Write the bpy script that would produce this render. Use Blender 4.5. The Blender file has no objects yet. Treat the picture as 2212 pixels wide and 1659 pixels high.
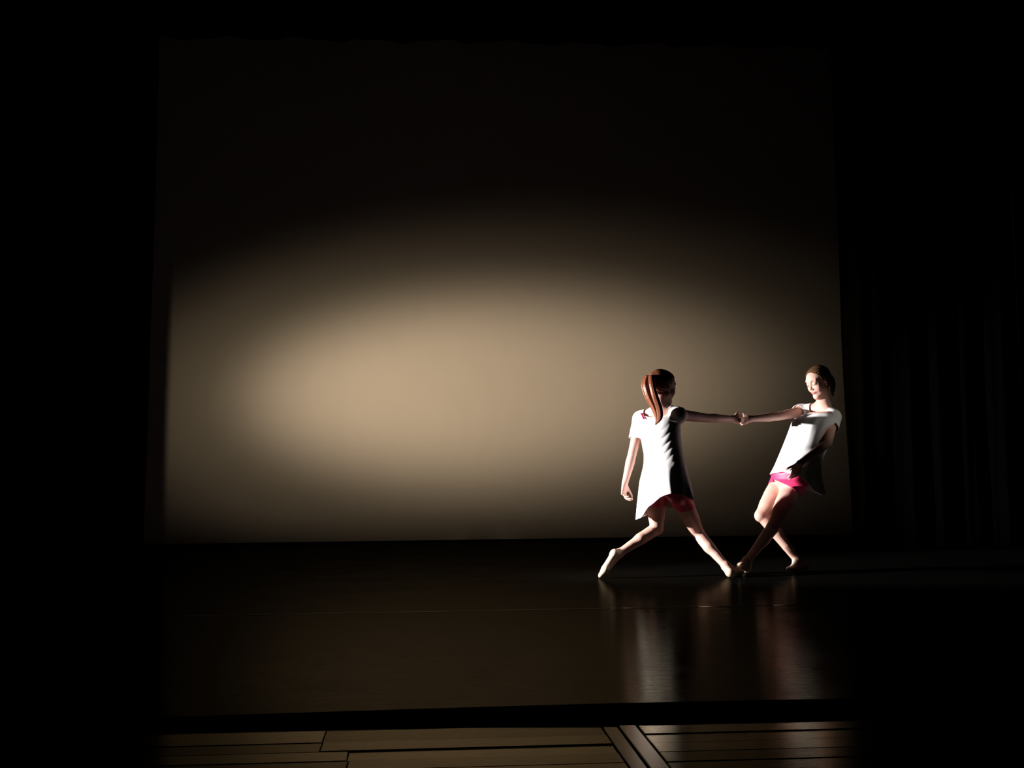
import bpy, bmesh, math, random
import numpy as np
from mathutils import Matrix, Vector
random.seed(4)
C = bpy.context.scene.collection
PI = math.pi

# ---------------------------------------------------------------- camera, world, lights, exposure
F, CX, CY, H = 2600.0, 1106.0, 829.5, 0.80          # focal length in pixels of the 2212 x 1659 frame
PITCH, YAW, ROLL = math.radians(3.77), math.radians(4.2), 0.0095
RM = Matrix.Rotation(-YAW, 3, 'Z') @ Matrix.Rotation(PI/2 + PITCH, 3, 'X') @ Matrix.Rotation(-ROLL, 3, 'Z')
cam = bpy.data.cameras.new('camera'); cam.sensor_width = 36; cam.lens = F/2212*36
cam.clip_start = 0.05; cam.clip_end = 100
co = bpy.data.objects.new('camera', cam); C.objects.link(co)
co.matrix_world = Matrix.Translation((0, 0, H)) @ RM.to_4x4()
bpy.context.scene.camera = co
sc = bpy.context.scene
sc.view_settings.view_transform = 'Standard'; sc.view_settings.look = 'None'
sc.view_settings.gamma = 1.0; sc.view_settings.use_curve_mapping = False
sc.view_settings.exposure = 0.0
w = bpy.data.worlds.new('world'); sc.world = w; w.use_nodes = True
w.node_tree.nodes['Background'].inputs[0].default_value = (0.8, 0.85, 1.0, 1)
w.node_tree.nodes['Background'].inputs[1].default_value = 0.0012

def spot(name, loc, target, watts, deg, blend, col, radius, scale=(1, 1), roll=0.0):
    l = bpy.data.lights.new(name, 'SPOT'); l.energy = watts; l.spot_size = math.radians(deg)
    l.spot_blend = blend; l.color = col; l.shadow_soft_size = radius
    o = bpy.data.objects.new(name, l); C.objects.link(o)
    q = (Vector(target) - Vector(loc)).to_track_quat('-Z', 'Y')
    o.matrix_world = Matrix.Translation(loc) @ q.to_matrix().to_4x4() @ Matrix.Rotation(roll, 4, 'Z') @ Matrix.Diagonal((scale[0], scale[1], 1, 1))
    return o
# side light on a boom in the left wing, at about head height, catching the dancers
spot('boom_light', (-3.45, 8.10, 1.24), (2.05, 8.55, 1.05), 5000, 30.5, 0.5, (1.0, 0.96, 0.93), 0.07)
# added faint narrow fill, no real lamp there, lifting the far dancer's dark shoulder
spot('added_right_fill', (5.6, 4.6, 2.6), (2.99, 8.70, 1.03), 170, 7.5, 0.9, (1.0, 0.94, 0.82), 0.05)
# pale warm pool thrown across the backdrop from the left
spot('backdrop_light', (-2.95, 6.0, 2.3), (0.50, 12.6, 1.58), 1650, 42.5, 1.0, (1.0, 0.775, 0.56), 0.35, (1.0, 0.42), 0.10)
spot('backdrop_light_wash', (-2.95, 6.0, 2.3), (0.05, 12.6, 1.55), 300, 62, 1.0, (1.0, 0.79, 0.52), 0.35, (1.0, 0.46), 0.10)

def at(px, py, Y):                                    # the point in plane y = Y seen at a pixel of the photograph
    d = RM @ Vector(((px-CX)/F, -(py-CY)/F, -1.0))
    return np.array(Vector((0, 0, H)) + d*(Y/d.y))
def proj(P):                                          # world points -> pixels
    P = np.atleast_2d(P) - np.array([0, 0, H]); c = P @ np.array(RM)
    return CX - F*c[:, 0]/c[:, 2], CY + F*c[:, 1]/c[:, 2]

# ---------------------------------------------------------------- materials
def mat(name, col, rough=0.6, spec=0.5, **kw):
    m = bpy.data.materials.new(name); m.use_nodes = True
    b = m.node_tree.nodes['Principled BSDF']
    b.inputs['Base Color'].default_value = (*col, 1); b.inputs['Roughness'].default_value = rough
    b.inputs['Specular IOR Level'].default_value = spec
    for k, v in kw.items(): b.inputs[k.replace('_', ' ')].default_value = v
    return m
def nodes(m): return m.node_tree.nodes, m.node_tree.links, m.node_tree.nodes['Principled BSDF']
def noise_bump(m, scale, strength, dist, mapscale=(1, 1, 1), detail=4, coord='Object'):
    n, l, b = nodes(m)
    tc = n.new('ShaderNodeTexCoord'); mp = n.new('ShaderNodeMapping'); mp.inputs['Scale'].default_value = mapscale
    t = n.new('ShaderNodeTexNoise'); t.inputs['Scale'].default_value = scale; t.inputs['Detail'].default_value = detail
    bp = n.new('ShaderNodeBump'); bp.inputs['Strength'].default_value = strength; bp.inputs['Distance'].default_value = dist
    l.new(tc.outputs[coord], mp.inputs[0]); l.new(mp.outputs[0], t.inputs[0]); l.new(t.outputs[0], bp.inputs['Height'])
    l.new(bp.outputs[0], b.inputs['Normal']); return t
def noise_colour(m, c1, c2, scale, mapscale=(1, 1, 1), lo=.35, hi=.65, detail=4, dist=0.0):
    n, l, b = nodes(m)
    tc = n.new('ShaderNodeTexCoord'); mp = n.new('ShaderNodeMapping'); mp.inputs['Scale'].default_value = mapscale
    t = n.new('ShaderNodeTexNoise'); t.inputs['Scale'].default_value = scale; t.inputs['Detail'].default_value = detail
    t.inputs['Distortion'].default_value = dist
    r = n.new('ShaderNodeValToRGB'); r.color_ramp.elements[0].position = lo; r.color_ramp.elements[1].position = hi
    r.color_ramp.elements[0].color = (*c1, 1); r.color_ramp.elements[1].color = (*c2, 1)
    l.new(tc.outputs['Object'], mp.inputs[0]); l.new(mp.outputs[0], t.inputs[0]); l.new(t.outputs[0], r.inputs[0])
    l.new(r.outputs[0], b.inputs['Base Color']); return r

M_skin = mat('skin', (0.60, 0.30, 0.21), 0.5, 0.35)
n_, l_, b_ = nodes(M_skin)
at_ = n_.new('ShaderNodeAttribute'); at_.attribute_name = 'tint'; l_.new(at_.outputs['Color'], b_.inputs['Base Color'])
M_shirt = mat('white_jersey', (0.80, 0.79, 0.80), 0.9, 0.15); noise_bump(M_shirt, 900, 0.15, 0.0006)
M_pink = mat('magenta_lycra', (0.72, 0.035, 0.14), 0.45, 0.4); noise_bump(M_pink, 1200, 0.1, 0.0004)
M_slip = mat('canvas_slipper', (0.62, 0.47, 0.36), 0.75, 0.2); noise_bump(M_slip, 900, 0.2, 0.0005)
def hair_mat(name, c1, c2):
    m = mat(name, c1, 0.42, 0.3)
    noise_colour(m, c1, c2, 60, (6, 6, .5), .35, .7)
    noise_bump(m, 60, 0.4, 0.0015, (6, 6, .25)); return m
M_hair1 = hair_mat('auburn_hair', (0.12, 0.036, 0.018), (0.23, 0.08, 0.038))
M_hair2 = hair_mat('brown_hair', (0.06, 0.028, 0.013), (0.15, 0.075, 0.035))
M_eye = mat('eyeball', (0.55, 0.50, 0.47), 0.2); M_iris = mat('iris', (0.05, 0.03, 0.02), 0.15)
M_brow = mat('eyebrow_hair', (0.14, 0.07, 0.035), 0.8)
M_nail = mat('nail', (0.72, 0.42, 0.36), 0.3)
M_metal = mat('earring_metal', (0.8, 0.78, 0.72), 0.2, 0.5, Metallic=1.0)
M_elastic = mat('elastic', (0.6, 0.46, 0.36), 0.8)
M_vinyl = mat('black_vinyl', (0.003, 0.003, 0.0028), 0.27, 0.0)
n_, l_, b_ = nodes(M_vinyl)                                                   # scuffs and a fine cross-stage ripple in the vinyl
tc = n_.new('ShaderNodeTexCoord')
def nz(sc_, ms, det=4, dis=0):
    mp = n_.new('ShaderNodeMapping'); mp.inputs['Scale'].default_value = ms
    t = n_.new('ShaderNodeTexNoise'); t.inputs['Scale'].default_value = sc_; t.inputs['Detail'].default_value = det; t.inputs['Distortion'].default_value = dis
    l_.new(tc.outputs['Object'], mp.inputs[0]); l_.new(mp.outputs[0], t.inputs[0]); return t
t1 = nz(3.0, (1, 1, 1), 5, 0.5); mr = n_.new('ShaderNodeMapRange'); mr.inputs['From Min'].default_value = .3; mr.inputs['From Max'].default_value = .7
mr.inputs['To Min'].default_value = .09; mr.inputs['To Max'].default_value = .17
l_.new(t1.outputs[0], mr.inputs[0]); l_.new(mr.outputs[0], b_.inputs['Roughness'])
t2 = nz(14, (0.8, 7.0, 1), 5, 0.8); bp = n_.new('ShaderNodeBump'); bp.inputs['Strength'].default_value = .5; bp.inputs['Distance'].default_value = .0011
l_.new(t2.outputs[0], bp.inputs['Height']); l_.new(bp.outputs[0], b_.inputs['Normal'])
def add_gloss(m, col, rough=None):                        # a weak clear sheen over the dark body colour
    n, l, b = nodes(m); g = n.new('ShaderNodeBsdfGlossy'); g.inputs['Color'].default_value = (*col, 1)
    if rough is not None: g.inputs['Roughness'].default_value = rough
    elif b.inputs['Roughness'].links: l.new(b.inputs['Roughness'].links[0].from_socket, g.inputs['Roughness'])
    if b.inputs['Normal'].links: l.new(b.inputs['Normal'].links[0].from_socket, g.inputs['Normal'])
    a = n.new('ShaderNodeAddShader'); out = [q for q in n if q.type == 'OUTPUT_MATERIAL'][0]
    l.new(b.outputs[0], a.inputs[0]); l.new(g.outputs[0], a.inputs[1]); l.new(a.outputs[0], out.inputs['Surface'])
add_gloss(M_vinyl, (0.044, 0.039, 0.029))
M_tape = mat('gloss_vinyl_tape', (0.01, 0.01, 0.009), 0.12, 0.0); add_gloss(M_tape, (.12, .12, .11), .08)
M_riser = mat('matte_black_paint', (0.003, 0.003, 0.003), 0.95, 0.0)
M_velvet = mat('black_velour', (0.0008, 0.00082, 0.0008), 1.0, 0.0)
M_velour_lit = mat('lit_black_velour', (0.060, 0.062, 0.056), 1.0, 0.0)  # lighter copy of the black velour, light on the folds put into its colour
M_shell = mat('black_painted_wall', (0.004, 0.004, 0.004), 0.95, 0.05)
M_cyc = mat('cyclorama_cloth', (0.56, 0.52, 0.46), 0.95, 0.05)
noise_colour(M_cyc, (0.552, 0.515, 0.455), (0.566, 0.525, 0.465), 5.0, (1, 1, .5))
M_wood = []
for i in range(5):
    a = 0.85 + 0.12*i
    m = mat('stained_floorboard', (0.10, 0.06, 0.03), 0.30, 0.0)
    noise_colour(m, (0.028*a, 0.018*a, 0.009*a), (0.075*a, 0.052*a, 0.028*a), 9, (1, 14, 4), .3, .75, 5, 1.0)
    noise_bump(m, 30, 0.6, 0.0004, (.3, 8, 1), 4); add_gloss(m, (0.15*a, 0.13*a, 0.092*a), .13); M_wood.append(m)
M_trim = mat('worn_wood_strip', (0.12, 0.085, 0.055), 0.33, 0.0); noise_bump(M_trim, 30, 0.3, 0.0003, (5, .8, 1)); add_gloss(M_trim, (.17, .15, .12), .18)

# ---------------------------------------------------------------- mesh helpers
def link(name, me, m=None, parent=None, loc=None):
    o = bpy.data.objects.new(name, me); C.objects.link(o)
    if m is not None: me.materials.append(m)
    if loc is not None: o.location = loc
    if parent is not None: o.parent = parent
    return o
def tag(o, label=None, cat=None, group=None, kind=None):
    if label: o['label'] = label
    if cat: o['category'] = cat
    if group: o['group'] = group
    if kind: o['kind'] = kind
    return o
def box_mesh(x0, x1, y0, y1, z0, z1, bev=0.0, name='box'):
    bm = bmesh.new(); bmesh.ops.create_cube(bm, size=1)
    for v in bm.verts:
        v.co = ((x0+x1)/2 + v.co.x*(x1-x0), (y0+y1)/2 + v.co.y*(y1-y0), (z0+z1)/2 + v.co.z*(z1-z0))
    if bev: bmesh.ops.bevel(bm, geom=list(bm.edges), offset=bev, segments=1, affect='EDGES')
    me = bpy.data.meshes.new(name); bm.to_mesh(me); bm.free(); return me

# ---------------------------------------------------------------- setting
Z_AP = -0.004                                            # top of the apron boards, flush under the vinyl
YB = 12.60                                              # backdrop
tag(link('floor', box_mesh(-9, 11, 4.065, 14, -0.30, -0.012), M_riser), kind='structure')
tag(link('floor_apron', box_mesh(-9, 11, -1.0, 4.06, -0.30, Z_AP-0.022), M_riser), kind='structure')
apron = bpy.data.objects['floor_apron']
tag(link('wall_back', box_mesh(-9, 11, 14.0, 14.2, -0.3, 9), M_shell), kind='structure')
tag(link('wall_left', box_mesh(-9.2, -9, -1, 14.2, -0.3, 9), M_shell), kind='structure')
tag(link('wall_right', box_mesh(11, 11.2, -1, 14.2, -0.3, 9), M_shell), kind='structure')
tag(link('ceiling', box_mesh(-9.2, 11.2, -1, 14.2, 9, 9.2), M_shell), kind='structure')

# vinyl dance floor in three lengths laid across the stage; the front one ends in a slightly bowed edge
def mat_strip(y0f, y1f, z1, name, label):
    bm = bmesh.new(); xs = np.linspace(-6.5, 8.5, 61); top = []; bot = []
    for x in xs:
        top.append([bm.verts.new((x, y0f(x), z1)), bm.verts.new((x, y1f(x), z1))])
        bot.append([bm.verts.new((x, y0f(x), -0.0115)), bm.verts.new((x, y1f(x), -0.0115))])
    for i in range(len(xs)-1):
        bm.faces.new((top[i][0], top[i+1][0], top[i+1][1], top[i][1]))
        bm.faces.new((bot[i][0], bot[i][1], bot[i+1][1], bot[i+1][0]))
        bm.faces.new((bot[i][0], bot[i+1][0], top[i+1][0], top[i][0]))
        bm.faces.new((top[i][1], top[i+1][1], bot[i+1][1], bot[i][1]))
    for i, s in ((0, 1), (-1, -1)):
        f = (top[i][0], top[i][1], bot[i][1], bot[i][0]); bm.faces.new(f if s > 0 else f[::-1])
    me = bpy.data.meshes.new(name); bm.to_mesh(me); bm.free()
    return tag(link(name, me, M_vinyl), label, 'dance floor', 'lengths of black vinyl dance floor')
front = lambda x: 4.035 - 0.030*abs(x-0.6)**1.3 if x < .6 else 4.035 - 0.018*(x-.6)
s1 = mat_strip(front, lambda x: 6.615, 0.0, 'dance_mat', 'black glossy vinyl dance floor length along the front edge of the stage')
s2 = mat_strip(lambda x: 6.619, lambda x: 9.30, 0.0, 'dance_mat.001', 'black glossy vinyl dance floor length under both dancers')
s3 = mat_strip(lambda x: 9.304, lambda x: 12.50, 0.0, 'dance_mat.002', 'black vinyl dance floor length running up to the foot of the backdrop')
link('seam_tape', box_mesh(-6.5, 8.5, 6.600, 6.614, 0.0, 0.0012, 0.0004), M_tape, s1)
link('seam_tape', box_mesh(-6.5, 8.5, 6.620, 6.634, 0.0, 0.0010, 0.0004), M_tape, s2)
# matte black strip covering the joint between the dance floor and the boards
edge = lambda x: float(np.interp(x, [-6.5, -.6, .02, .68, 1.1, 8.5], [3.80, 3.783, 3.762, 3.695, 3.687, 3.64]))
bm = bmesh.new(); prev = None
for x in np.linspace(-6.5, 8.5, 76):
    ya, yb = edge(x), front(x) - 0.0015
    c = [bm.verts.new((x, ya, Z_AP+.0006)), bm.verts.new((x, ya+.004, Z_AP+.0035)), bm.verts.new((x, yb, Z_AP+.0035)), bm.verts.new((x, yb, Z_AP+.0006))]
    if prev: [bm.faces.new((prev[k], c[k], c[(k+1) % 4], prev[(k+1) % 4])) for k in range(4)]
    else: bm.faces.new(c[::-1])
    prev = c
bm.faces.new(prev); bmesh.ops.recalc_face_normals(bm, faces=bm.faces)
me = bpy.data.meshes.new('floor_strip'); bm.to_mesh(me); bm.free()
tag(link('floor_strip', me, M_riser), 'matte black strip between the vinyl dance floor and the wooden apron boards', 'floor strip')

# apron floorboards: rows run across the stage and stop at a pair of strips running towards the house
rows = [(3.90, 4.06), (3.74, 3.90), (3.585, 3.74), (3.475, 3.585), (3.366, 3.475), (3.257, 3.366), (3.15, 3.257), (3.04, 3.15), (2.93, 3.04), (2.82, 2.93)]
g = 0.0022
for i, (y0, y1) in enumerate(rows):
    cuts = [-6.5] + [x + random.uniform(-.3, .3) for x in (-5, -3.6, -2.3, -1.2, -0.15)] + [0.535]
    cuts2 = [0.647] + [x + random.uniform(-.3, .3) for x in (1.9, 3.2, 4.5, 6.2)] + [8.5]
    for cc in (cuts, cuts2):
        for a, b in zip(cc[:-1], cc[1:]):
            dz = random.uniform(-0.0012, 0.0003)
            o = link('plank', box_mesh(a+g/2, b-g/2, y0+g, y1-g, Z_AP-0.021, Z_AP+dz, 0.0018, 'plank'), random.choice(M_wood), apron)
            o.rotation_euler = (random.uniform(-.0006, .0006), 0, 0)
link('strip', box_mesh(0.540, 0.583, 2.82, 4.06, Z_AP-0.021, Z_AP, 0.002), M_trim, apron)
link('strip', box_mesh(0.590, 0.640, 2.82, 4.06, Z_AP-0.021, Z_AP+0.0025, 0.002), M_trim, apron)

# drapes ------------------------------------------------------------
def drape(name, x0, x1, y, z0, z1, m, folds, depth, label, cat, group=None, seed=0, flare=0.0, side=0):
    rnd = random.Random(seed); n = max(8, int((x1-x0)*60)); nz_ = 24
    ph = [rnd.uniform(0, 6.28) for _ in range(4)]; vs = []; fs = []
    for j in range(nz_+1):
        t = j/nz_; z = z0 + (z1-z0)*t
        for i in range(n+1):
            u = i/n; x = x0 + (x1-x0)*u
            x += flare*(1-t)**2.2*(1-u if side > 0 else (u if side < 0 else 0))*side
            s = math.sin(folds*x + ph[0] + .25*math.sin(2.1*z+ph[1])) + .4*math.sin(2.3*folds*x + ph[2]) + .25*math.sin(.37*folds*x+ph[3])
            vs.append((x, y + depth*s*(0.75+0.25*(1-t)), z))
    for j in range(nz_):
        for i in range(n):
            a = j*(n+1)+i; fs.append((a, a+1, a+n+2, a+n+1))
    me = bpy.data.meshes.new(name); me.from_pydata(vs, [], fs); me.update()
    for p in me.polygons: p.use_smooth = True
    o = link(name, me, m); md = o.modifiers.new('thick', 'SOLIDIFY'); md.thickness = 0.004
    return tag(o, label, cat, group)
drape('cyclorama', -5.2, 6.6, YB, 0.012, 8.2, M_cyc, 0.6, 0.006, 'large pale stretched backdrop glowing tan behind the dancers', 'backdrop')
G = 'black side curtains in the wings'
xe = lambda px, py, Y: float(at(px, py, Y)[0])
drape('curtain_leg', xe(1801, 700, 12.0), 6.2, 12.0, 0.015, 8.4, M_velour_lit, 26, 0.05, 'black side curtain on the right, next to the backdrop edge', 'curtain', G, 3, 0.16, 1)
drape('curtain_leg.001', xe(1886, 700, 10.5), 6.3, 10.5, 0.015, 8.4, M_velvet, 22, 0.05, 'black side curtain on the right, between backmost and nearest ones', 'curtain', G, 5, 0.10, 1)
drape('curtain_leg.002', xe(2178, 700, 8.9), 7.2, 8.9, 0.015, 8.4, M_velvet, 20, 0.05, 'black side curtain nearest the right edge of the picture', 'curtain', G, 7, 0.08, 1)
drape('curtain_leg.003', -5.4, -2.60, 11.9, 0.015, 8.4, M_velvet, 24, 0.05, 'black side curtain on the left, cutting off the backdrop glow', 'curtain', G, 8, 0.10, -1)
drape('curtain_leg.004', -5.4, -3.15, 10.6, 0.015, 8.4, M_velvet, 22, 0.05, 'black side curtain nearest the left edge of the picture', 'curtain', G, 9, 0.10, -1)
drape('border_curtain', -5.4, 6.6, 11.65, 4.96, 8.6, M_velvet, 9, 0.05, 'black overhead border curtain along the top of the backdrop', 'curtain', None, 11)

# ---------------------------------------------------------------- distance-field modelling (continuous figures)
def nrm(v): v = np.asarray(v, float); return v/np.linalg.norm(v)
class Field:
    """ordered list of primitives blended into one surface"""
    def __init__(s): s.ops = []
    def add(s, fn, k=0.012, op='u'): s.ops.append((fn, k, op)); return s
    def cap(s, a, b, ra, rb=None, k=0.012, op='u', flat=1.0, wdir=None):
        a = np.asarray(a, float); b = np.asarray(b, float); rb = ra if rb is None else rb
        ax = b-a; L2 = ax@ax; L = math.sqrt(L2)
        if wdir is not None:
            u = nrm(ax); wv = nrm(np.asarray(wdir) - (np.asarray(wdir)@u)*u); dv = np.cross(u, wv)
        def fn(P):
            q = P-a; t = np.clip((q@ax)/L2, 0, 1); r = q - t[:, None]*ax; rad = ra+(rb-ra)*t
            if wdir is None: return np.sqrt((r*r).sum(1)) - rad
            uu = r@u; ww = r@wv; dd = (r@dv)/flat
            return (np.sqrt(uu*uu+ww*ww+dd*dd)-rad)*max(flat, .5)
        return s.add(fn, k, op)
    def ell(s, c, rad, axes=None, k=0.012, op='u'):
        c = np.asarray(c, float); rad = np.asarray(rad, float); A = np.eye(3) if axes is None else np.asarray(axes, float)
        def fn(P):
            q = (P-c)@A.T; k0 = np.sqrt(((q/rad)**2).sum(1)); k1 = np.sqrt(((q/rad**2)**2).sum(1))
            return np.where(k0 < 1e-6, -rad.min(), k0*(k0-1)/np.maximum(k1, 1e-9))
        return s.add(fn, k, op)
    def loft(s, zs, cs, hw, hd, wdir, k=0.02, power=2.0, fold=None, shear=None):
        zs = np.asarray(zs, float); o = np.argsort(zs); zs = zs[o]
        cs = np.asarray(cs, float)[o]; hw = np.asarray(hw, float)[o]; hd = np.asarray(hd, float)[o]
        wv = nrm([wdir[0], wdir[1], 0]); dv = np.array([-wv[1], wv[0], 0.0])
        zz = np.linspace(zs[0], zs[-1], 80)
        def sm(v):
            x = np.interp(zz, zs, v); 
            for _ in range(6): x[1:-1] = .25*x[:-2]+.5*x[1:-1]+.25*x[2:]
            return x
        cx, cy, W, D = sm(cs[:, 0]), sm(cs[:, 1]), sm(hw), sm(hd)
        def fn(P):
            z = np.clip(P[:, 2], zs[0], zs[-1])
            x = P[:, 0]-np.interp(z, zz, cx); y = P[:, 1]-np.interp(z, zz, cy)
            a = np.interp(z, zz, W); b = np.interp(z, zz, D)
            u = x*wv[0]+y*wv[1]; v = x*dv[0]+y*dv[1]
            q = (np.abs(u/a)**power+np.abs(v/b)**power)**(1/power)+1e-6
            gr = np.sqrt((u/a**2)**2+(v/b**2)**2)+1e-6
            d = np.where(q < .3, (q-1)*np.minimum(a, b), (q-1)*q/gr)
            d = np.maximum(d, -np.minimum(a, b))
            if fold is not None: d = d + fold(P, u/a, v/b)
            h = np.abs(P[:, 2]-(zs[0]+zs[-1])/2)-(zs[-1]-zs[0])/2
            return np.where(h > 0, np.sqrt(np.maximum(d, 0)**2+h*h), np.maximum(d, h))
        return s.add(fn, k)
    def eval(s, P, use=None):
        d = None
        for i, (fn, k, op) in enumerate(s.ops):
            if use is not None and not use[i]: continue
            e = fn(P)
            if op == 'u':
                if d is None: d = e; continue
                h = np.maximum(k-np.abs(d-e), 0)/k; d = np.minimum(d, e)-h*h*k*.25
            elif d is not None:                                     # smooth subtraction
                h = np.maximum(k-np.abs(-d-e), 0)/k; d = np.maximum(d, -e)+h*h*k*.25
        return np.full(len(P), 1.0) if d is None else d
    def mesh(s, lo, hi, step, B=10):
        lo = np.asarray(lo, float); n = np.ceil((np.asarray(hi)-lo)/step/B).astype(int)
        D = np.full(tuple(n*B), 1.0, np.float32)
        bi = np.stack(np.meshgrid(*[np.arange(k) for k in n], indexing='ij'), -1).reshape(-1, 3)
        cen = lo + (bi*B + (B-1)/2)*step; R = B*step*.87
        E = np.stack([fn(cen) for fn, k, op in s.ops]); tot = s.eval(cen)
        act = np.abs(tot) < R*1.35+.012
        off = np.stack(np.meshgrid(*[np.arange(B)]*3, indexing='ij'), -1).reshape(-1, 3)*step
        D5 = D.reshape(n[0], B, n[1], B, n[2], B)
        for j in range(len(bi)):
            a, b, c = bi[j]
            if not act[j]:
                if tot[j] < 0: D5[a, :, b, :, c, :] = -1.0
                continue
            use = E[:, j] < R*1.35+.03
            D5[a, :, b, :, c, :] = s.eval(lo+bi[j]*B*step+off, use).reshape(B, B, B) if use.any() else 1.0
        return surface_nets(D, lo, step)
def surface_nets(D, lo, h):
    ins = D < 0
    A = ins[:-1, :-1, :-1].astype(np.int8)
    cnt = sum(ins[i:D.shape[0]-1+i, j:D.shape[1]-1+j, k:D.shape[2]-1+k].astype(np.int8) for i in (0, 1) for j in (0, 1) for k in (0, 1))
    cell = np.argwhere((cnt > 0) & (cnt < 8)); idx = np.full(cnt.shape, -1, np.int32)
    idx[tuple(cell.T)] = np.arange(len(cell))
    acc = np.zeros((len(cell), 3)); num = np.zeros(len(cell))
    for ax in range(3):
        o1, o2 = [q for q in range(3) if q != ax]
        for u in (0, 1):
            for v in (0, 1):
                p = cell.copy(); p[:, o1] += u; p[:, o2] += v; q = p.copy(); q[:, ax] += 1
                d0 = D[tuple(p.T)]; d1 = D[tuple(q.T)]; m = (d0 < 0) != (d1 < 0)
                t = np.where(m, d0/np.where(m, d0-d1, 1), 0)
                pt = p.astype(float); pt[:, ax] += t; acc[m] += pt[m]; num += m
    V = lo + acc/num[:, None]*h
    Q = []
    for ax in range(3):
        o1, o2 = (ax+1) % 3, (ax+2) % 3
        s0 = [slice(None)]*3; s1 = [slice(None)]*3; s0[ax] = slice(0, -1); s1[ax] = slice(1, None)
        a, b = ins[tuple(s0)], ins[tuple(s1)]
        e = np.argwhere(a != b); e = e[(e[:, o1] > 0) & (e[:, o2] > 0) & (e[:, o1] < D.shape[o1]-1) & (e[:, o2] < D.shape[o2]-1)]
        fl = a[tuple(e.T)]; cs = []
        for du, dv in ((-1, -1), (0, -1), (0, 0), (-1, 0)):
            c = e.copy(); c[:, o1] += du; c[:, o2] += dv; cs.append(idx[tuple(c.T)])
        q = np.stack(cs, 1); q[~fl] = q[~fl][:, ::-1]; Q.append(q)
    Q = np.concatenate(Q); Q = Q[(Q >= 0).all(1)]
    return V, Q
def relax(V, Q, it=2, w=.5):
    E = np.concatenate([Q[:, [0, 1]], Q[:, [1, 2]], Q[:, [2, 3]], Q[:, [3, 0]]])
    for _ in range(it):
        s = np.zeros_like(V); c = np.zeros(len(V))
        for a, b in ((0, 1), (1, 0)):
            for k in range(3): s[:, k] += np.bincount(E[:, a], V[E[:, b], k], len(V))
            c += np.bincount(E[:, a], minlength=len(V))
        V = V*(1-w)+w*s/np.maximum(c, 1)[:, None]
    return V
def clip(V, Q, g):
    """keep the part of the surface where g(P) > 0, with a clean edge"""
    G = g(V); ins = G > 0
    E = np.concatenate([Q[:, [0, 1]], Q[:, [1, 2]], Q[:, [2, 3]], Q[:, [3, 0]]]); E = np.concatenate([E, E[:, ::-1]])
    m = (~ins[E[:, 0]]) & ins[E[:, 1]]; e = E[m]; a, b = G[e[:, 0]], G[e[:, 1]]; t = (a/(a-b))[:, None]
    X = V[e[:, 0]]*(1-t)+V[e[:, 1]]*t
    V = V.copy(); c = np.bincount(e[:, 0], minlength=len(V)); mv = c > 0
    for k in range(3):
        s = np.bincount(e[:, 0], X[:, k], len(V)); V[mv, k] = s[mv]/c[mv]
    ok = ins | mv; keep = ok[Q].all(1) & ins[Q].any(1); Q = Q[keep]
    u = np.unique(Q); r = np.full(len(V), -1); r[u] = np.arange(len(u)); return V[u], r[Q]
def to_obj(name, V, Q, m, parent, thick=0.0, origin=None):
    origin = np.zeros(3) if origin is None else np.asarray(origin)
    me = bpy.data.meshes.new(name); me.vertices.add(len(V)); me.vertices.foreach_set('co', (V-origin).astype(np.float32).ravel())
    me.loops.add(Q.size); me.loops.foreach_set('vertex_index', Q.astype(np.int32).ravel())
    me.polygons.add(len(Q)); me.polygons.foreach_set('loop_start', (np.arange(len(Q))*4).astype(np.int32)); me.polygons.foreach_set('loop_total', np.full(len(Q), 4, np.int32))
    me.update(calc_edges=True); me.validate(); me.polygons.foreach_set('use_smooth', [True]*len(me.polygons))
    o = link(name, me, m, parent)
    if thick:
        md = o.modifiers.new('cloth', 'SOLIDIFY'); md.thickness = thick; md.offset = -1
    return o

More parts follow.
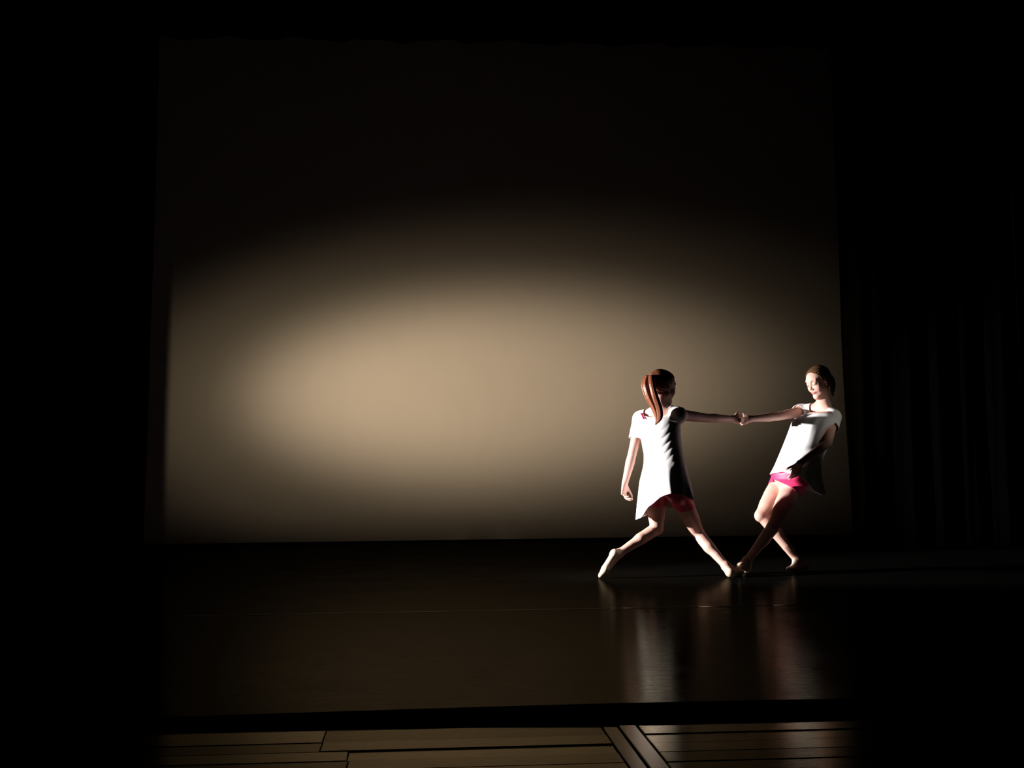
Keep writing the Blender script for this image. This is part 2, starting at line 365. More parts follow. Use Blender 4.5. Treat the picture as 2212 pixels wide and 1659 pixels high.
# ---------------------------------------------------------------- anatomy
def frame(fwd, up=(0, 0, 1)):
    u = nrm(up); f = np.asarray(fwd, float); f = nrm(f-(f@u)*u); l = np.cross(u, f); return l, f, u    # left, forward, up
def hand(fl, wrist, d, palm, thumb_side, curl, spread=0.10, s=1.0, thumb_in=0.35, nails=None):
    """palm plus four unequal fingers and a thumb; d = direction of the fingers, palm = the way the palm faces"""
    d = nrm(d); pn = nrm(np.asarray(palm)-(np.asarray(palm)@d)*d); sd = np.cross(pn, d); sd = sd*(1 if sd@np.asarray(thumb_side) > 0 else -1)
    W = lambda a, b, c: wrist + s*(a*d+b*sd+c*pn)
    fl.cap(wrist, W(.035, 0, 0), .0235*s, .026*s, .015, flat=.62, wdir=sd)
    fl.cap(W(.03, .008, 0), W(.078, .022, 0), .020*s, .016*s, .014, flat=.6, wdir=sd)
    fl.cap(W(.03, -.008, 0), W(.074, -.022, 0), .020*s, .015*s, .014, flat=.6, wdir=sd)
    fl.cap(W(.025, .016, .006), W(.052, .026, .008), .0145*s, .011*s, .012)
    L = [(.024, .041, .024, .019, .0082, .082), (.0085, .045, .028, .020, .0084, .086), (-.0085, .041, .026, .019, .0080, .083), (-.025, .032, .020, .017, .0070, .076)]
    for i, (y, l1, l2, l3, r, x0) in enumerate(L):
        p = W(x0-.012, y*.9, 0); a = y/.025*spread; c = curl[i] if hasattr(curl, '__len__') else curl; ang = 0.12+c*.55
        for j, (ll, rr) in enumerate(((l1, r), (l2, r*.92), (l3, r*.82))):
            dirv = math.cos(ang)*(d*math.cos(a)+sd*math.sin(a))+math.sin(ang)*pn
            q = p+dirv*ll*s; fl.cap(p, q, rr*s, rr*.92*s, .004 if j == 0 else .003)
            p = q; ang += c*(.95 if j == 0 else .7)
        if nails is not None: nails.append((p-dirv*.004*s, dirv, np.cross(dirv, sd)*(1 if np.cross(dirv, sd)@pn < 0 else -1), rr*s))
    p = W(.022, .020, .006); dv = nrm(.72*d+.62*sd+thumb_in*pn)
    for j, (ll, r0, r1) in enumerate(((.034, .0125, .0105), (.030, .0100, .0090), (.024, .0090, .0075))):
        q = p+dv*ll*s; fl.cap(p, q, r0*s, r1*s, .006 if j == 0 else .003); p = q; dv = nrm(dv+.22*d-.12*sd+thumb_in*.5*pn)
def foot(fl, ankle, heel, ball, toe, up, s=1.0, o=0.0, shin=None, k=.014):
    """foot from the ankle, with heel, arch, ball and toe box"""
    ax = nrm(np.asarray(toe)-heel); sd = nrm(np.cross(ax, up)); up = np.cross(sd, ax)
    fl.cap(heel, ankle, .029*s+o, .031*s+o, k); fl.cap(ankle, ball+up*.006, .031*s+o, .024*s+o, k)
    fl.cap(heel, ball, .027*s+o, .026*s+o, k, flat=.85, wdir=sd)
    fl.cap(ball+sd*.012, toe+sd*.006, .025*s+o, .0175*s+o, k, flat=.72, wdir=sd)
    fl.cap(ball-sd*.014, toe-sd*.010-ax*.012, .022*s+o, .0155*s+o, k, flat=.72, wdir=sd)
def limb_leg(fl, hip, knee, ankle, back, o=0.0, calf=True, s=1.0):
    hip, knee, ankle = map(np.asarray, (hip, knee, ankle)); back = np.asarray(back, float); b = nrm(back)
    m1 = hip*.55+knee*.45
    fl.cap(hip, m1, .080*s+o, .067*s+o, .03); fl.cap(m1, knee, .067*s+o, .049*s+o, .006)
    fl.cap(hip*.7+knee*.3-b*.018, hip*.35+knee*.65-b*.016, .056*s+o, .048*s+o, .03)         # quadriceps
    if calf:
        fl.ell(knee-b*.016, (.036*s, .036*s, .042*s), k=.02)
        fl.cap(knee, knee*.3+ankle*.7, .045*s, .033*s, .006); fl.cap(knee*.3+ankle*.7, ankle, .033*s, .0275*s, .004)
        fl.cap(knee*.86+ankle*.14+b*.020, knee*.58+ankle*.42+b*.022, .036*s, .036*s, .03)
        fl.cap(knee*.58+ankle*.42+b*.02, ankle+b*.014, .030*s, .014*s, .025)
def limb_arm(fl, sh, el, wr, s=1.0):
    sh, el, wr = map(np.asarray, (sh, el, wr))
    fl.cap(sh, sh*.5+el*.5, .044*s, .038*s, .03); fl.cap(sh*.5+el*.5, el, .038*s, .032*s, .003)
    fl.ell(sh, (.05*s, .05*s, .05*s), k=.03)
    fl.cap(el, el*.7+wr*.3, .032*s, .034*s, .004); fl.cap(el*.7+wr*.3, wr, .034*s, .0225*s, .003)
def head_frame(c, fwd, up): l, f, u = frame(fwd, up); A = np.stack([l, f, u]); return (lambda x, y, z: np.asarray(c)+x*l+y*f+z*u), A, l, f, u
def head(fl, c, fwd, up, ears=True):
    T, A, l, f, u = head_frame(c, fwd, up)
    fl.ell(T(0, -.018, .030), (.070, .088, .078), A, .01)
    fl.ell(T(0, .030, -.010), (.056, .062, .088), A, .02)
    fl.ell(T(0, .028, .035), (.059, .062, .058), A, .02)
    fl.cap(T(.040, .010, -.062), T(.010, .066, -.094), .020, .018, .03); fl.cap(T(-.040, .010, -.062), T(-.010, .066, -.094), .020, .018, .03)
    fl.ell(T(0, .076, -.098), (.016, .014, .014), A, .018)
    for sx in (-1, 1):
        fl.ell(T(sx*.036, .062, -.030), (.022, .020, .024), A, .025)             # cheek
        fl.cap(T(sx*.014, .085, .030), T(sx*.045, .070, .030), .010, .008, .015)    # brow
    for sx in (-1, 1):
        fl.ell(T(sx*.031, .092, .008), (.019, .014, .012), A, .014, 's')           # socket
        fl.ell(T(sx*.031, .0745, .009), (.0155, .0140, .0120), A, .005); fl.ell(T(sx*.031, .0750, -.0075), (.0150, .0110, .0055), A, .004)   # lids
    fl.cap(T(0, .084, .018), T(0, .1035, -.024), .0065, .0085, .010)
    fl.ell(T(0, .105, -.027), (.0095, .009, .008), A, .006)
    for sx in (-1, 1):
        fl.ell(T(sx*.0115, .095, -.030), (.007, .009, .006), A, .006); fl.ell(T(sx*.006, .1005, -.0365), (.003, .004, .003), A, .002, 's')
    fl.ell(T(0, .080, -.056), (.024, .014, .016), A, .012)
    fl.ell(T(0, .0925, -.053), (.021, .0055, .0046), A, .004); fl.ell(T(0, .092, -.0620), (.018, .0060, .0052), A, .004)
    fl.ell(T(0, .101, -.0575), (.022, .006, .0011), A, .0015, 's')
    if ears:
        for sx in (-1, 1):
            fl.ell(T(sx*.070, -.004, -.002), (.009, .017, .030), A, .006); fl.ell(T(sx*.079, .001, .004), (.006, .009, .016), A, .004, 's')
            fl.ell(T(sx*.069, .002, -.030), (.006, .009, .009), A, .006)
    return T, A, l, f, u
SKIN = (0.62, 0.36, 0.295)
def skin_obj(fl, lo, hi, step, parent, T=None, A=None, cen=None, name='body'):
    V, Q = fl.mesh(lo, hi, step); V = relax(V, Q, 1, .35)
    o = to_obj(name, V, Q, M_skin, parent)
    col = np.tile(np.array([*SKIN, 1.0]), (len(V), 1))
    if T is not None:                                                     # lips and cheeks have their own colour
        q = (V-cen)@A.T
        lip = np.clip(1.25-np.sqrt((q[:, 0]/.021)**2+((q[:, 2]+.0575)/.0105)**2), 0, 1)*(q[:, 1] > .08)
        ck = np.exp(-(((np.abs(q[:, 0])-.042)/.02)**2+((q[:, 2]+.03)/.02)**2))*(q[:, 1] > .03)*.35
        lip = np.clip(lip*3, 0, 1)[:, None]; ck = ck[:, None]
        col[:, :3] = col[:, :3]*(1-ck)+np.array([.62, .2, .15])*ck; col[:, :3] = col[:, :3]*(1-lip)+np.array([.46, .17, .15])*lip
    a = o.data.color_attributes.new('tint', 'FLOAT_COLOR', 'POINT'); a.data.foreach_set('color', col.astype(np.float32).ravel())
    return o
def face_parts(T, A, root):
    """eyes and eyebrows as parts"""
    l, f, u = A
    for sx in (-1, 1):
        bm = bmesh.new(); bmesh.ops.create_uvsphere(bm, u_segments=20, v_segments=12, radius=.0118)
        me = bpy.data.meshes.new('eye'); bm.to_mesh(me); bm.free()
        for p in me.polygons: p.use_smooth = True
        e = link('eye', me, M_eye, root); c = T(sx*.031, .0757, .0015); e.location = c
        gz = nrm(f*1.0-u*.45); q = Vector(gz).to_track_quat('Z', 'Y'); e.rotation_euler = q.to_euler()
        bm = bmesh.new(); bmesh.ops.create_uvsphere(bm, u_segments=16, v_segments=8, radius=.0056)
        for v in bm.verts: v.co.z = v.co.z*.35+.0106
        me = bpy.data.meshes.new('iris'); bm.to_mesh(me); bm.free(); link('iris', me, M_iris, e)
        fl_ = Field(); ps = [T(sx*.0175, .0855, .0015), T(sx*.025, .0895, -.0015), T(sx*.033, .0895, -.0022), T(sx*.041, .0850, -.0010), T(sx*.0465, .0785, .002)]
        for a, b in zip(ps[:-1], ps[1:]): fl_.cap(a, b, .0016, .0016, .001)
        P = np.array(ps); V, Q = fl_.mesh(P.min(0)-.006, P.max(0)+.006, .0009); to_obj('eyelash', V, Q, M_brow, root)
        fb = Field(); pts = [T(sx*.014, .0925, .027), T(sx*.026, .0905, .0315), T(sx*.038, .082, .031), T(sx*.048, .070, .026)]
        for a, b, r0, r1 in zip(pts[:-1], pts[1:], (.0032, .0030, .0024), (.0030, .0024, .0012)): fb.cap(a, b, r0, r1, .003)
        P = np.array(pts); V, Q = fb.mesh(P.min(0)-.008, P.max(0)+.008, .0012); to_obj('eyebrow', V, Q, M_brow, root)
def person(name, loc, label):
    o = bpy.data.objects.new(name, None); C.objects.link(o); o.location = loc; o.empty_display_size = .2
    return tag(o, label, 'person')
def adopt(root):
    bpy.context.view_layer.update()
    inv = Matrix.Translation(-root.location)
    for o in list(bpy.data.objects):
        if o.parent == root: o.matrix_parent_inverse = inv
def half(c, n, R=1e9):
    """positive on the side n points away from, only within R of c"""
    c = np.asarray(c, float); n = nrm(n)
    def g(P):
        q = P-c; return np.maximum(-(q@n), np.sqrt((q*q).sum(1))-R)
    return g
def cuff(c, d, R=.066):
    c = np.asarray(c, float); n = nrm(d)
    def g(P):
        q = P-c; t = q@n; return np.maximum(-t, np.sqrt(np.maximum((q*q).sum(1)-t*t, 0))-R)
    return g
def legs_cut(hipL, kneeL, cL, nL, hipR, kneeR, cR, nR):
    def dist(P, a, b):
        ax = b-a; t = np.clip(((P-a)@ax)/(ax@ax), 0, 1); return np.linalg.norm(P-a-t[:, None]*ax, axis=1)
    nL, nR = nrm(nL), nrm(nR)
    return lambda P: np.where(dist(P, hipL, kneeL) < dist(P, hipR, kneeR), -((P-cL)@nL), -((P-cR)@nR))
def allof(*gs): return lambda P: np.min([g(P) for g in gs], 0)
def slipper(ankle, heel, ball, toe, up, root, s=1.0):
    fl = Field(); foot(fl, ankle, heel, ball, toe, up, s, .0035); ax = nrm(toe-heel); sd = nrm(np.cross(ax, up)); u = np.cross(sd, ax)
    lo = np.min([ankle, heel, ball, toe], 0)-.05; hi = np.max([ankle, heel, ball, toe], 0)+.05
    V, Q = fl.mesh(lo, hi, .0035); V = relax(V, Q, 2, .4)
    L = np.linalg.norm(toe-heel)
    def g(P):
        q = P-heel; x = (q@ax)/L; y = q@sd; z = q@u
        return (.026+.014*np.clip(-x*6, 0, 1)) - z + .050*np.clip((x-.42)*5, 0, 1)        # throat of the slipper
    V, Q = clip(V, Q, g); o = to_obj('ballet_slipper', V, Q, M_slip, root, .002)
    # elastic across the instep
    pts = []
    mid = heel*.5+ball*.5
    for t in np.linspace(0, PI, 17):
        pts.append(mid-ax*.012 + sd*math.cos(t)*.034*s + u*(math.sin(t)*.046*s-.002))
    return o

# ================================================================ DANCER 1 : seen from the back
r1 = person('person', tuple(at(1440, 1245, 8.36)*[1, 1, 0]), 'dancer with long auburn ponytail seen from behind, in white shirt, lunging towards her partner')
P1 = lambda x, y, Y: at(x, y, Y-.04)
hc = P1(1431, 835, 8.33); hf = (0.86, 0.50, -0.20); hup = (0.16, 0.06, 1)
nb = P1(1427, 882, 8.34)
Ls, Rs = P1(1384, 905, 8.44), P1(1466, 896, 8.275)
Le, Lw = P1(1366, 980, 8.40), P1(1350, 1044, 8.44)
Re, Rw = P1(1528, 903, 8.46), P1(1583, 905, 8.63)
Lh, Rh = P1(1415, 1062, 8.43), P1(1462, 1062, 8.30)
Lk, La = P1(1419, 1142, 8.52), P1(1338, 1195, 8.44)
Rk, Ra = P1(1508, 1152, 8.52), P1(1568, 1222, 8.34)
wd = nrm([1, -.42, 0])
f1 = Field()
head(f1, hc, hf, hup)
T1, A1, l1, ff1, u1 = head_frame(hc, hf, hup)
f1.cap(nb+[0, 0, -.03], T1(0, -.020, -.055), .052, .045, .025)
zs = [P1(1425, y, 8.34)[2] for y in (888, 900, 930, 960, 985, 1015, 1045, 1075)]
def mk(rows, wv=(1, 0, 0)):      # rows of (y, x_left, x_right, depth half, Y)
    z, c, hw, hd = [], [], [], []
    for y, xl, xr, dd, Y in rows:
        a, b = P1(xl, y, Y), P1(xr, y, Y); m = (a+b)/2; z.append(m[2]); c.append(m[:2]); sw = np.linalg.norm(b-a)/2; c_, s_ = nrm(wv)[:2]; hw.append(math.sqrt(max(sw*sw-(dd*s_)**2, .002))/abs(c_)); hd.append(dd)
    return z, c, hw, hd
z, c, hw, hd = mk([(893, 1405, 1450, .05, 8.345), (905, 1385, 1466, .075, 8.345), (930, 1382, 1466, .095, 8.35), (960, 1391, 1466, .09, 8.35), (985, 1399, 1468, .08, 8.35), (1015, 1397, 1475, .088, 8.35), (1045, 1392, 1485, .10, 8.35), (1068, 1397, 1484, .10, 8.35)])
f1.loft(z, c, hw, hd, wd, .035, 2.1)
f1.cap(Ls, nb, .040, .040, .04); f1.cap(Rs, nb, .040, .040, .04)
limb_arm(f1, Ls, Le, Lw, .95); limb_arm(f1, Rs, Re, Rw, .95)
for hh in (Lh, Rh): f1.ell(hh+[0, -.020, .0], (.070, .070, .08), k=.04)
limb_leg(f1, Lh, Lk, La, nrm([-.35, -.8, .2]), s=.93); limb_leg(f1, Rh, Rk, Ra, nrm([-.5, -.75, -.1]), s=.93)
# left foot on demi-pointe behind her, heel up; right foot flat, turned away
Lheel, Lball, Ltoe = P1(1327, 1196, 8.40), P1(1307, 1229, 8.37), P1(1297, 1241, 8.39)
Lball[2] = max(Lball[2], .045); Ltoe[2] = .020
Lup = nrm(np.cross(nrm(Ltoe-Lheel), nrm([.25, -1, .25])))
if Lup@np.array([1, 0, 0]) < 0: Lup = -Lup
foot(f1, La, Lheel, Lball, Ltoe, Lup, .95)
Rheel, Rball, Rtoe = P1(1577, 1235, 8.29), P1(1589, 1237, 8.40), P1(1600, 1238, 8.47)
Rheel[2] = .033; Rball[2] = .027; Rtoe[2] = .024
foot(f1, Ra, Rheel, Rball, Rtoe, nrm([0, -.1, 1]), .95)
hand(f1, Lw, nrm(P1(1345, 1082, 8.45)-Lw), (.8, -.55, 0), (0, 1, 0), .85, .0, .95)
hand(f1, Rw+[0, -.006, .002], nrm([.92, .37, -.10]), (-.37, .93, 0), (0, 0, 1), .62, .0, .95, .5)
body1 = skin_obj(f1, (at(1285, 1255, 8.2)-[.05, .05, .02]), (at(1625, 795, 8.7)+[.05, .1, .02]), .0042, r1, T1, A1, hc)
face_parts(T1, A1, r1)
# slippers
slipper(La, Lheel, Lball, Ltoe, Lup, r1, .95); slipper(Ra, Rheel, Rball, Rtoe, nrm([0, -.1, 1]), r1, .95)
# hair cap and ponytail
def hair_cap(T, A, root, m, tie, grow=.010, front_lim=.060):
    fl = Field(); fl.ell(T(0, -.020, .030), (.072+grow*.6, .090+grow, .078+grow), A, .01)
    fl.ell(T(0, .020, .045), (.062+grow*.4, .062+grow*.5, .056+grow*.6), A, .02); fl.cap(T(0, -.055, -.015), T(0, -.035, -.045), .050, .040, .03)
    fl.cap(T(0, -.088, tie), T(0, -.105, tie+.004), .026, .022, .02)
    o0 = T(0, 0, 0); R = np.array([.13]*3)
    V, Q = fl.mesh(o0-R-.02, o0+R+.02, .0028); V = relax(V, Q, 2, .5)
    q = (V-o0)@A.T; ang = np.arctan2(q[:, 0], q[:, 2]-.02)
    d = q-np.array([0, -.02, .02]); d /= np.linalg.norm(d, axis=1)[:, None]
    r = np.sqrt(q[:, 0]**2+(q[:, 2]-tie)**2); th = np.arctan2(q[:, 0], q[:, 2]-tie)
    V = V + (d*(0.0010*np.sin(th*30+2*np.sin(q[:, 1]*40))*np.clip(r/.03, 0, 1))[:, None])@A
    def g(P):
        q = (P-o0)@A.T; x, y, z = q.T
        hl = np.interp(z, [-.09, -.05, -.015, .01, .03, .055, .075, .10], [-.055, -.030, .006, .020, .030, .043, .055, front_lim])
        a = hl-y
        ear = ((y+.004)/.020)**2+((z+.004)/.033)**2
        b = np.where(np.abs(x) > .055, (np.sqrt(ear)-1)*.02, .05)
        n = z+.075+np.clip(-y-.03, 0, .1)*.1
        return np.minimum(np.minimum(a, b), n)
    V, Q = clip(V, Q, g); return to_obj('hair', V, Q, m, root, .004)
hair1 = hair_cap(T1, A1, r1, M_hair1, .045, .011)
def tube_path(fl, pts, rad, k, flat=1.0, wdir=None):
    for a, b, r0, r1_ in zip(pts[:-1], pts[1:], rad[:-1], rad[1:]): fl.cap(a, b, r0, r1_, k, flat=flat, wdir=wdir)
def spline(pts, n):
    P = np.array(pts, float); t = np.linspace(0, len(P)-1, n); out = []
    for x in t:
        i = min(int(x), len(P)-2); u = x-i; p0 = P[max(i-1, 0)]; p1 = P[i]; p2 = P[i+1]; p3 = P[min(i+2, len(P)-1)]
        out.append(.5*((2*p1)+(-p0+p2)*u+(2*p0-5*p1+4*p2-p3)*u*u+(-p0+3*p1-3*p2+p3)*u**3))
    return np.array(out)
pt = Field(); rnd = random.Random(3)
tie1 = T1(0, -.100, .046)
path = [tie1, P1(1402, 812, 8.25), P1(1400, 830, 8.215), P1(1407, 856, 8.205), P1(1419, 884, 8.215), P1(1422, 904, 8.225), P1(1416, 917, 8.225)]
wid = [.018, .030, .050, .050, .036, .024, .004]
base = spline(path, 22); wd_ = np.interp(np.linspace(0, 6, 22), range(7), wid)
for j in range(30):
    a = rnd.uniform(-1, 1); b = rnd.uniform(-1, 1); ph = rnd.uniform(0, 6.3); am = rnd.uniform(.02, .18); stop = 22 if j < 13 else rnd.randint(15, 21)
    pp = []
    for i in range(stop):
        t = i/21; s_ = wd_[i]; dx = a+am*math.sin(5*t+ph)
        pp.append(base[i]+np.array([.86, -.5, 0])*s_*dx*.95+np.array([.5, .86, 0])*s_*b*.32)
    rad = [max(.0035, 0.0085*math.sin(min(1, .25+i/max(1, stop-1)*1.0)*PI*.5)*(1 if i < stop-5 else (stop-1-i)/5+.15)) for i in range(stop)]
    tube_path(pt, pp, rad, .0003)
P = np.array(base); V, Q = pt.mesh(P.min(0)-.07, P.max(0)+.07, .0028); to_obj('ponytail', relax(V, Q, 3, .5), Q, M_hair1, r1)
hb = Field(); q0, q1 = T1(0, -.098, .047), T1(0, -.106, .049); hb.cap(q0, q1, .0265, .0265, .004)
# shirt
def folds1(P, u, v):
    px, py = proj(P); back = np.clip(-v*1.4, 0, 1)
    ph = ((py-960)*.80+(px-1430)*.62+.006*(px-1430)**2)                                # drag lines from the right shoulder blade to the left waist
    m = np.exp(-((px-1440)/26)**2-((py-958)/36)**2)
    d = .0030*m*(.5+.5*np.sin(ph/2.4+.7*np.sin(px/11)))**2.5*back
    a = np.arctan2(v, u); m2 = np.clip((py-1000)/90, 0, 1)
    d += .010*m2*np.sin(a*7+1.2+.5*np.sin(py/30))+.006*m2*np.sin(a*13+2.0)
    m3 = np.exp(-((px-1400)/20)**2-((py-915)/12)**2); d += .002*m3*np.sin((py*.8-px*.35)/2.2)
    return d
sh = Field()
z, c, hw, hd = mk([(890, 1402, 1449, .058, 8.345), (903, 1380, 1468, .088, 8.345), (930, 1378, 1470, .108, 8.35), (955, 1385, 1471, .104, 8.35), (980, 1391, 1475, .098, 8.35), (1000, 1391, 1480, .103, 8.35), (1040, 1383, 1490, .148, 8.345), (1080, 1380, 1499, .165, 8.34), (1130, 1376, 1506, .18, 8.34)])
sh.loft(z, c, hw, hd, wd, .03, 2.1, fold=folds1)
sh.cap(Ls, nb+[0, 0, -.01], .050, .054, .04); sh.cap(Rs, nb+[0, 0, -.01], .050, .054, .04)
Lm = Ls*.3+Le*.7; sh.cap(Ls, Lm, .056, .050, .025); Rm = Rs*.5+Re*.5; sh.cap(Rs, Rm, .051, .048, .025)
neckcut = Field(); neckcut.cap(nb+[-.022, 0, -.016], nb+[-.022, 0, .12], .102, .108, .01, flat=.8, wdir=wd)
neckcut.cap(nb+[-.01, -.09, -.01], P1(1411, 908, 8.22), .05, .008, .01)
def hem1(P):
    px, py = proj(P)
    lim = np.interp(px, [1375, 1385, 1400, 1420, 1435, 1450, 1475, 1500], [1122, 1118, 1097, 1080, 1070, 1066, 1070, 1080])
    back = P[:, 1] < 8.36
    return (np.where(back, lim, np.interp(px, [1375, 1390, 1415, 1500], [1122, 1116, 1105, 1084]))-py)*.0033
g = allof(hem1, cuff(Ls*.42+Le*.58, Le-Ls), cuff(P1(1472, 896, 8.32), nrm([1, .25, 0]), .095), lambda P: neckcut.eval(P))
V, Q = sh.mesh(at(1360, 1135, 8.1)-[.12, 0.02, .05], at(1520, 870, 8.6)+[.05, .05, .08], .0042)
V = relax(V, Q, 2, .4); V, Q = clip(V, Q, g); to_obj('shirt', V, Q, M_shirt, r1, .0025)
# shorts
so = Field(); z, c, hw, hd = mk([(1020, 1396, 1478, .092, 8.35), (1045, 1391, 1487, .104, 8.35), (1070, 1396, 1486, .104, 8.35)])
so.loft(z, c, hw, hd, wd, .035)
for hh in (Lh, Rh): so.ell(hh+[0, -.020, 0], (.074, .074, .085), k=.04)
for h_, k_, nb_ in ((Lh, Lk, nrm([-.35, -.8, .2])), (Rh, Rk, nrm([-.5, -.75, -.1]))): limb_leg(so, h_, k_, (0, 0, 0), nb_, .005, False, .93)
g = allof(legs_cut(Lh, Lk, P1(1416, 1090, 8.44), Lk-Lh, Rh, Rk, P1(1466, 1098, 8.36), nrm(Rk-Rh)+np.array([-.35, 0, 0])), half((0, 0, P1(1440, 1030, 8.35)[2]), (0, 0, 1)))
V, Q = so.mesh(at(1370, 1150, 8.1)-[.05, 0, .05], at(1530, 1000, 8.7)+.05, .0042)
V = relax(V, Q, 1, .4); V, Q = clip(V, Q, g); to_obj('shorts', V, Q, M_pink, r1, .0015)
# leotard strap over the left shoulder
st = Field(); sp = spline([P1(1381, 902, 8.47), P1(1382, 894, 8.45), P1(1384, 891.5, 8.41), P1(1387, 896, 8.35), P1(1391, 905, 8.305)], 12)
V = None; fs_ = Field()
for i in range(11): fs_.cap(sp[i], sp[i+1], .0075, .0075, .003, flat=.4, wdir=(1, 0, 0))
V, Q = fs_.mesh(sp.min(0)-.02, sp.max(0)+.02, .0025); to_obj('leotard_strap', V, Q, M_pink, r1)
adopt(r1)

# ================================================================ DANCER 2 : leaning back, facing left
r2 = person('person.001', tuple(at(1680, 1237, 8.52)*[1, 1, 0]), 'dancer facing left, head bowed, leaning back beside the right curtain in white shirt')
P2 = lambda x, y, Y: at(x, y, Y+.09)
hc = P2(1768, 824, 8.72); hf = (-.86, -.46, -.40); hup = (-.36, -.10, .93)
nb = P2(1779, 879, 8.74)
Rs, Ls = P2(1731, 889, 8.85), P2(1800, 901, 8.58)
Re, Rw = P2(1678, 900, 8.68), P2(1619, 905, 8.575)
Le, Lw = P2(1788, 958, 8.38), P2(1727, 1001, 8.34)
Rh, Lh = P2(1688, 1040, 8.67), P2(1714, 1047, 8.56)
Rk, Ra = P2(1644, 1113, 8.60), at(1722, 1210, 8.62)
Lk, La = P2(1670, 1138, 8.39), at(1614, 1211, 8.50)
wd = nrm([.71, -.70, 0])
f2 = Field(); head(f2, hc, hf, hup); T2, A2, l2, ff2, u2 = head_frame(hc, hf, hup)
f2.cap(nb+[0, 0, -.03], T2(0, -.018, -.055), .050, .043, .025)
z, c, hw, hd = mk([(890, 1752, 1792, .05, 8.72), (903, 1727, 1799, .085, 8.71), (930, 1717, 1790, .10, 8.70), (960, 1708, 1776, .09, 8.68), (985, 1698, 1765, .082, 8.66), (1008, 1683, 1758, .09, 8.645), (1022, 1674, 1756, .093, 8.64), (1036, 1677, 1748, .078, 8.635), (1050, 1690, 1736, .045, 8.63)], wd)
f2.loft(z, c, hw, hd, wd, .05, 2.1)
f2.cap(Ls, nb, .040, .040, .04); f2.cap(Rs, nb, .040, .040, .04)
limb_arm(f2, Ls, Le, Lw, .95); limb_arm(f2, Rs, Re, Rw, .95)
for hh in (Lh, Rh): f2.ell(hh+[.01, 0, .0], (.067, .067, .078), k=.05)
limb_leg(f2, Lh, Lk, La, nrm([.7, .6, .2]), s=.93); limb_leg(f2, Rh, Rk, Ra, nrm([.75, .4, .4]), s=.93)
Rheel, Rball, Rtoe = at(1739, 1227, 8.62), at(1717, 1228, 8.58), at(1706, 1229, 8.555)
Rheel[2] = .034; Rball[2] = .028; Rtoe[2] = .025
foot(f2, Ra, Rheel, Rball, Rtoe, nrm([0, 0, 1]), .95)
Lheel, Lball, Ltoe = at(1613, 1231, 8.545), at(1603, 1222, 8.48), at(1599, 1219, 8.44)
Lheel[2] = .034
foot(f2, La, Lheel, Lball, Ltoe, nrm([-.4, .2, 1]), .95)
hand(f2, Rw+[0, .010, 0], nrm([-.92, -.37, -.22]), (.37, -.93, 0), (0, 0, 1), .62, .0, .95, .5)
hand(f2, Lw, nrm(P2(1705, 1052, 8.45)-Lw), (-.25, .95, .1), (-1, 0, 0), .16, .06, .98)
body2 = skin_obj(f2, (at(1575, 1255, 8.2)-[.05, .1, .02]), (at(1830, 780, 9.1)+[.05, .1, .02]), .0042, r2, T2, A2, hc)
face_parts(T2, A2, r2)
slipper(Ra, Rheel, Rball, Rtoe, nrm([0, 0, 1]), r2, .95); slipper(La, Lheel, Lball, Ltoe, nrm([-.4, .2, 1]), r2, .95)
hair2 = hair_cap(T2, A2, r2, M_hair2, .010, .010, .066)
pt = Field(); path = [T2(0, -.10, .012), T2(0, -.125, .0), T2(.005, -.13, -.04), T2(.005, -.115, -.09), T2(.0, -.10, -.13), T2(0, -.092, -.155)]
wid = [.018, .026, .030, .026, .017, .004]; base = spline(path, 18); wd_ = np.interp(np.linspace(0, 5, 18), range(6), wid)
for j in range(14):
    a = rnd.uniform(-1, 1); b = rnd.uniform(-1, 1); ph = rnd.uniform(0, 6.3); stop = 18 if j < 7 else rnd.randint(12, 17)
    pp = [base[i]+l2*wd_[i]*(a+.1*math.sin(5*i/17+ph))*.8+ff2*wd_[i]*b*.5 for i in range(stop)]
    tube_path(pt, pp, [max(.003, .009*(1 if i < stop-5 else (stop-1-i)/5+.15)) for i in range(stop)], .0003)
V, Q = pt.mesh(base.min(0)-.06, base.max(0)+.06, .0028); to_obj('ponytail', relax(V, Q, 3, .5), Q, M_hair2, r2)
for sx in (1,):
    bm = bmesh.new(); bmesh.ops.create_uvsphere(bm, u_segments=12, v_segments=8, radius=.0042)
    me = bpy.data.meshes.new('earring'); bm.to_mesh(me); bm.free(); e = link('earring', me, M_metal, r2); e.location = T2(.077, .002, -.036)
# shirt
def folds2(P, u, v):
    px, py = proj(P); a = np.arctan2(v, u); m2 = np.clip((py-940)/110, 0, 1)
    d = .009*m2*np.sin(a*6+.6+.4*np.sin(py/28))+.005*m2*np.sin(a*11+1.0)
    ph = (px-1760)*.9+(py-920)*.45; m = np.exp(-((px-1768)/22)**2-((py-925)/30)**2)
    return d + .004*m*np.sin(ph/3.6)
sh = Field()
z, c, hw, hd = mk([(893, 1746, 1795, .074, 8.72), (905, 1720, 1803, .112, 8.71), (930, 1711, 1795, .115, 8.70), (960, 1700, 1783, .108, 8.68), (985, 1690, 1772, .108, 8.655), (1010, 1679, 1767, .132, 8.65), (1035, 1667, 1767, .146, 8.655), (1075, 1660, 1772, .148, 8.66)], wd)
sh.loft(z, c, hw, hd, wd, .03, 2.4, fold=folds2)
sh.cap(Ls, nb+[0, 0, -.01], .052, .052, .04); sh.cap(Rs, nb+[0, 0, -.01], .052, .052, .04)
Lm = Ls*.4+Le*.6; sh.cap(Ls, Lm, .057, .056, .025); Rm = Rs*.5+Re*.5; sh.cap(Rs, Rm, .056, .055, .025)
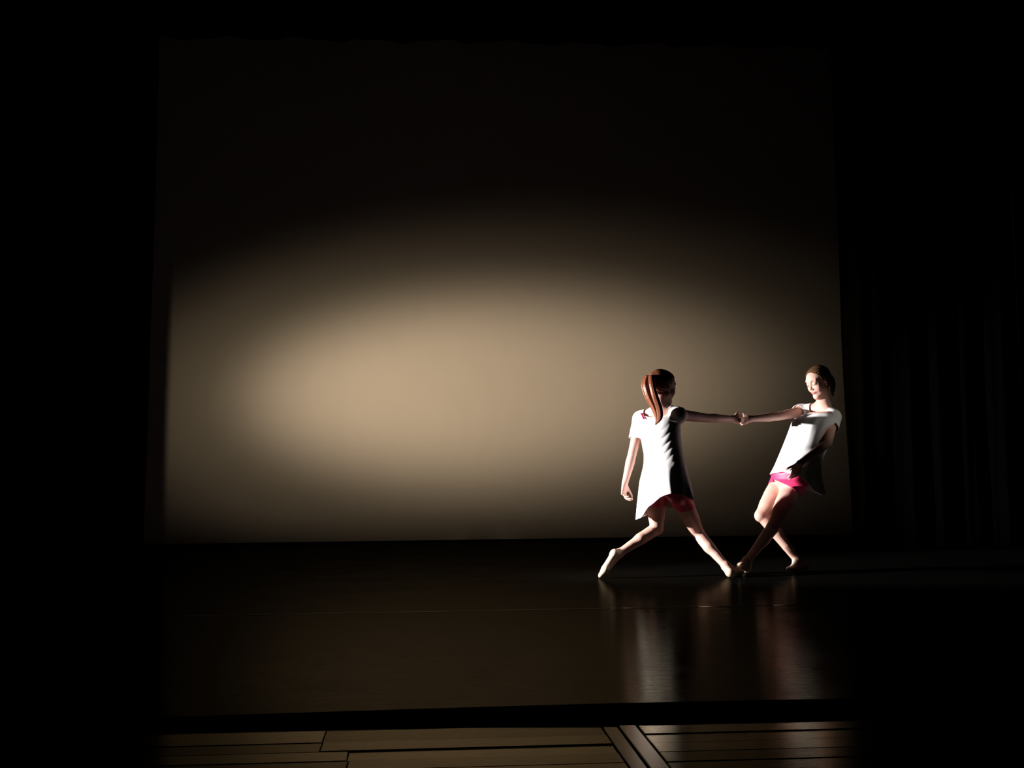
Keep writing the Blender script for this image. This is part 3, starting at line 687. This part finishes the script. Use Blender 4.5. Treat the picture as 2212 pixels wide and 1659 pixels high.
neckcut = Field(); neckcut.cap(nb+[-.022, -.035, -.014], nb+[-.022, -.035, .12], .100, .105, .01, flat=.85, wdir=wd)
def hem2(P):
    px, py = proj(P); c0 = np.array(P2(1712, 1020, 8.64)); front_ = (P-c0)@np.array([-.6, -.8, 0])
    lim = np.interp(px, [1655, 1672, 1690, 1720, 1745, 1760, 1775], [1026, 1022, 1019, 1026, 1042, 1062, 1068])
    lim = np.where(front_ > 0, lim, np.interp(px, [1660, 1700, 1740, 1775], [1024, 1034, 1058, 1070])); return (lim-py)*.0033
g = allof(hem2, cuff(Ls*.58+Le*.42, Le-Ls, .064), cuff(Rs*.84+Re*.16, Re-Rs, .078), lambda P: neckcut.eval(P))
V, Q = sh.mesh(at(1640, 1085, 8.3)-[.08, .05, .05], at(1830, 865, 9.1)+[.08, .05, .08], .0042)
V = relax(V, Q, 2, .4); V, Q = clip(V, Q, g); to_obj('shirt', V, Q, M_shirt, r2, .0025)
so = Field(); z, c, hw, hd = mk([(1005, 1683, 1760, .094, 8.645), (1022, 1672, 1758, .097, 8.64), (1036, 1675, 1750, .082, 8.635), (1050, 1688, 1738, .048, 8.63)], wd)
so.loft(z, c, hw, hd, wd, .05)
for hh in (Lh, Rh): so.ell(hh+[.01, 0, 0], (.072, .072, .083), k=.05)
for h_, k_, b_2 in ((Lh, Lk, nrm([.7, .6, .2])), (Rh, Rk, nrm([.75, .4, .4]))): limb_leg(so, h_, k_, (0, 0, 0), b_2, .005, False, .93)
g = allof(legs_cut(Lh, Lk, P2(1706, 1051, 8.46), (Lk-Lh)*[1, .25, 1], Rh, Rk, P2(1672, 1041, 8.60), nrm(Rk-Rh)+np.array([.15, 0, 0])), half((0, 0, P2(1700, 1012, 8.64)[2]), (0, 0, 1)))
V, Q = so.mesh(at(1640, 1120, 8.3)-.05, at(1770, 990, 9.0)+.08, .0042)
V = relax(V, Q, 1, .4); V, Q = clip(V, Q, g); to_obj('shorts', V, Q, M_pink, r2, .0015)
adopt(r2)
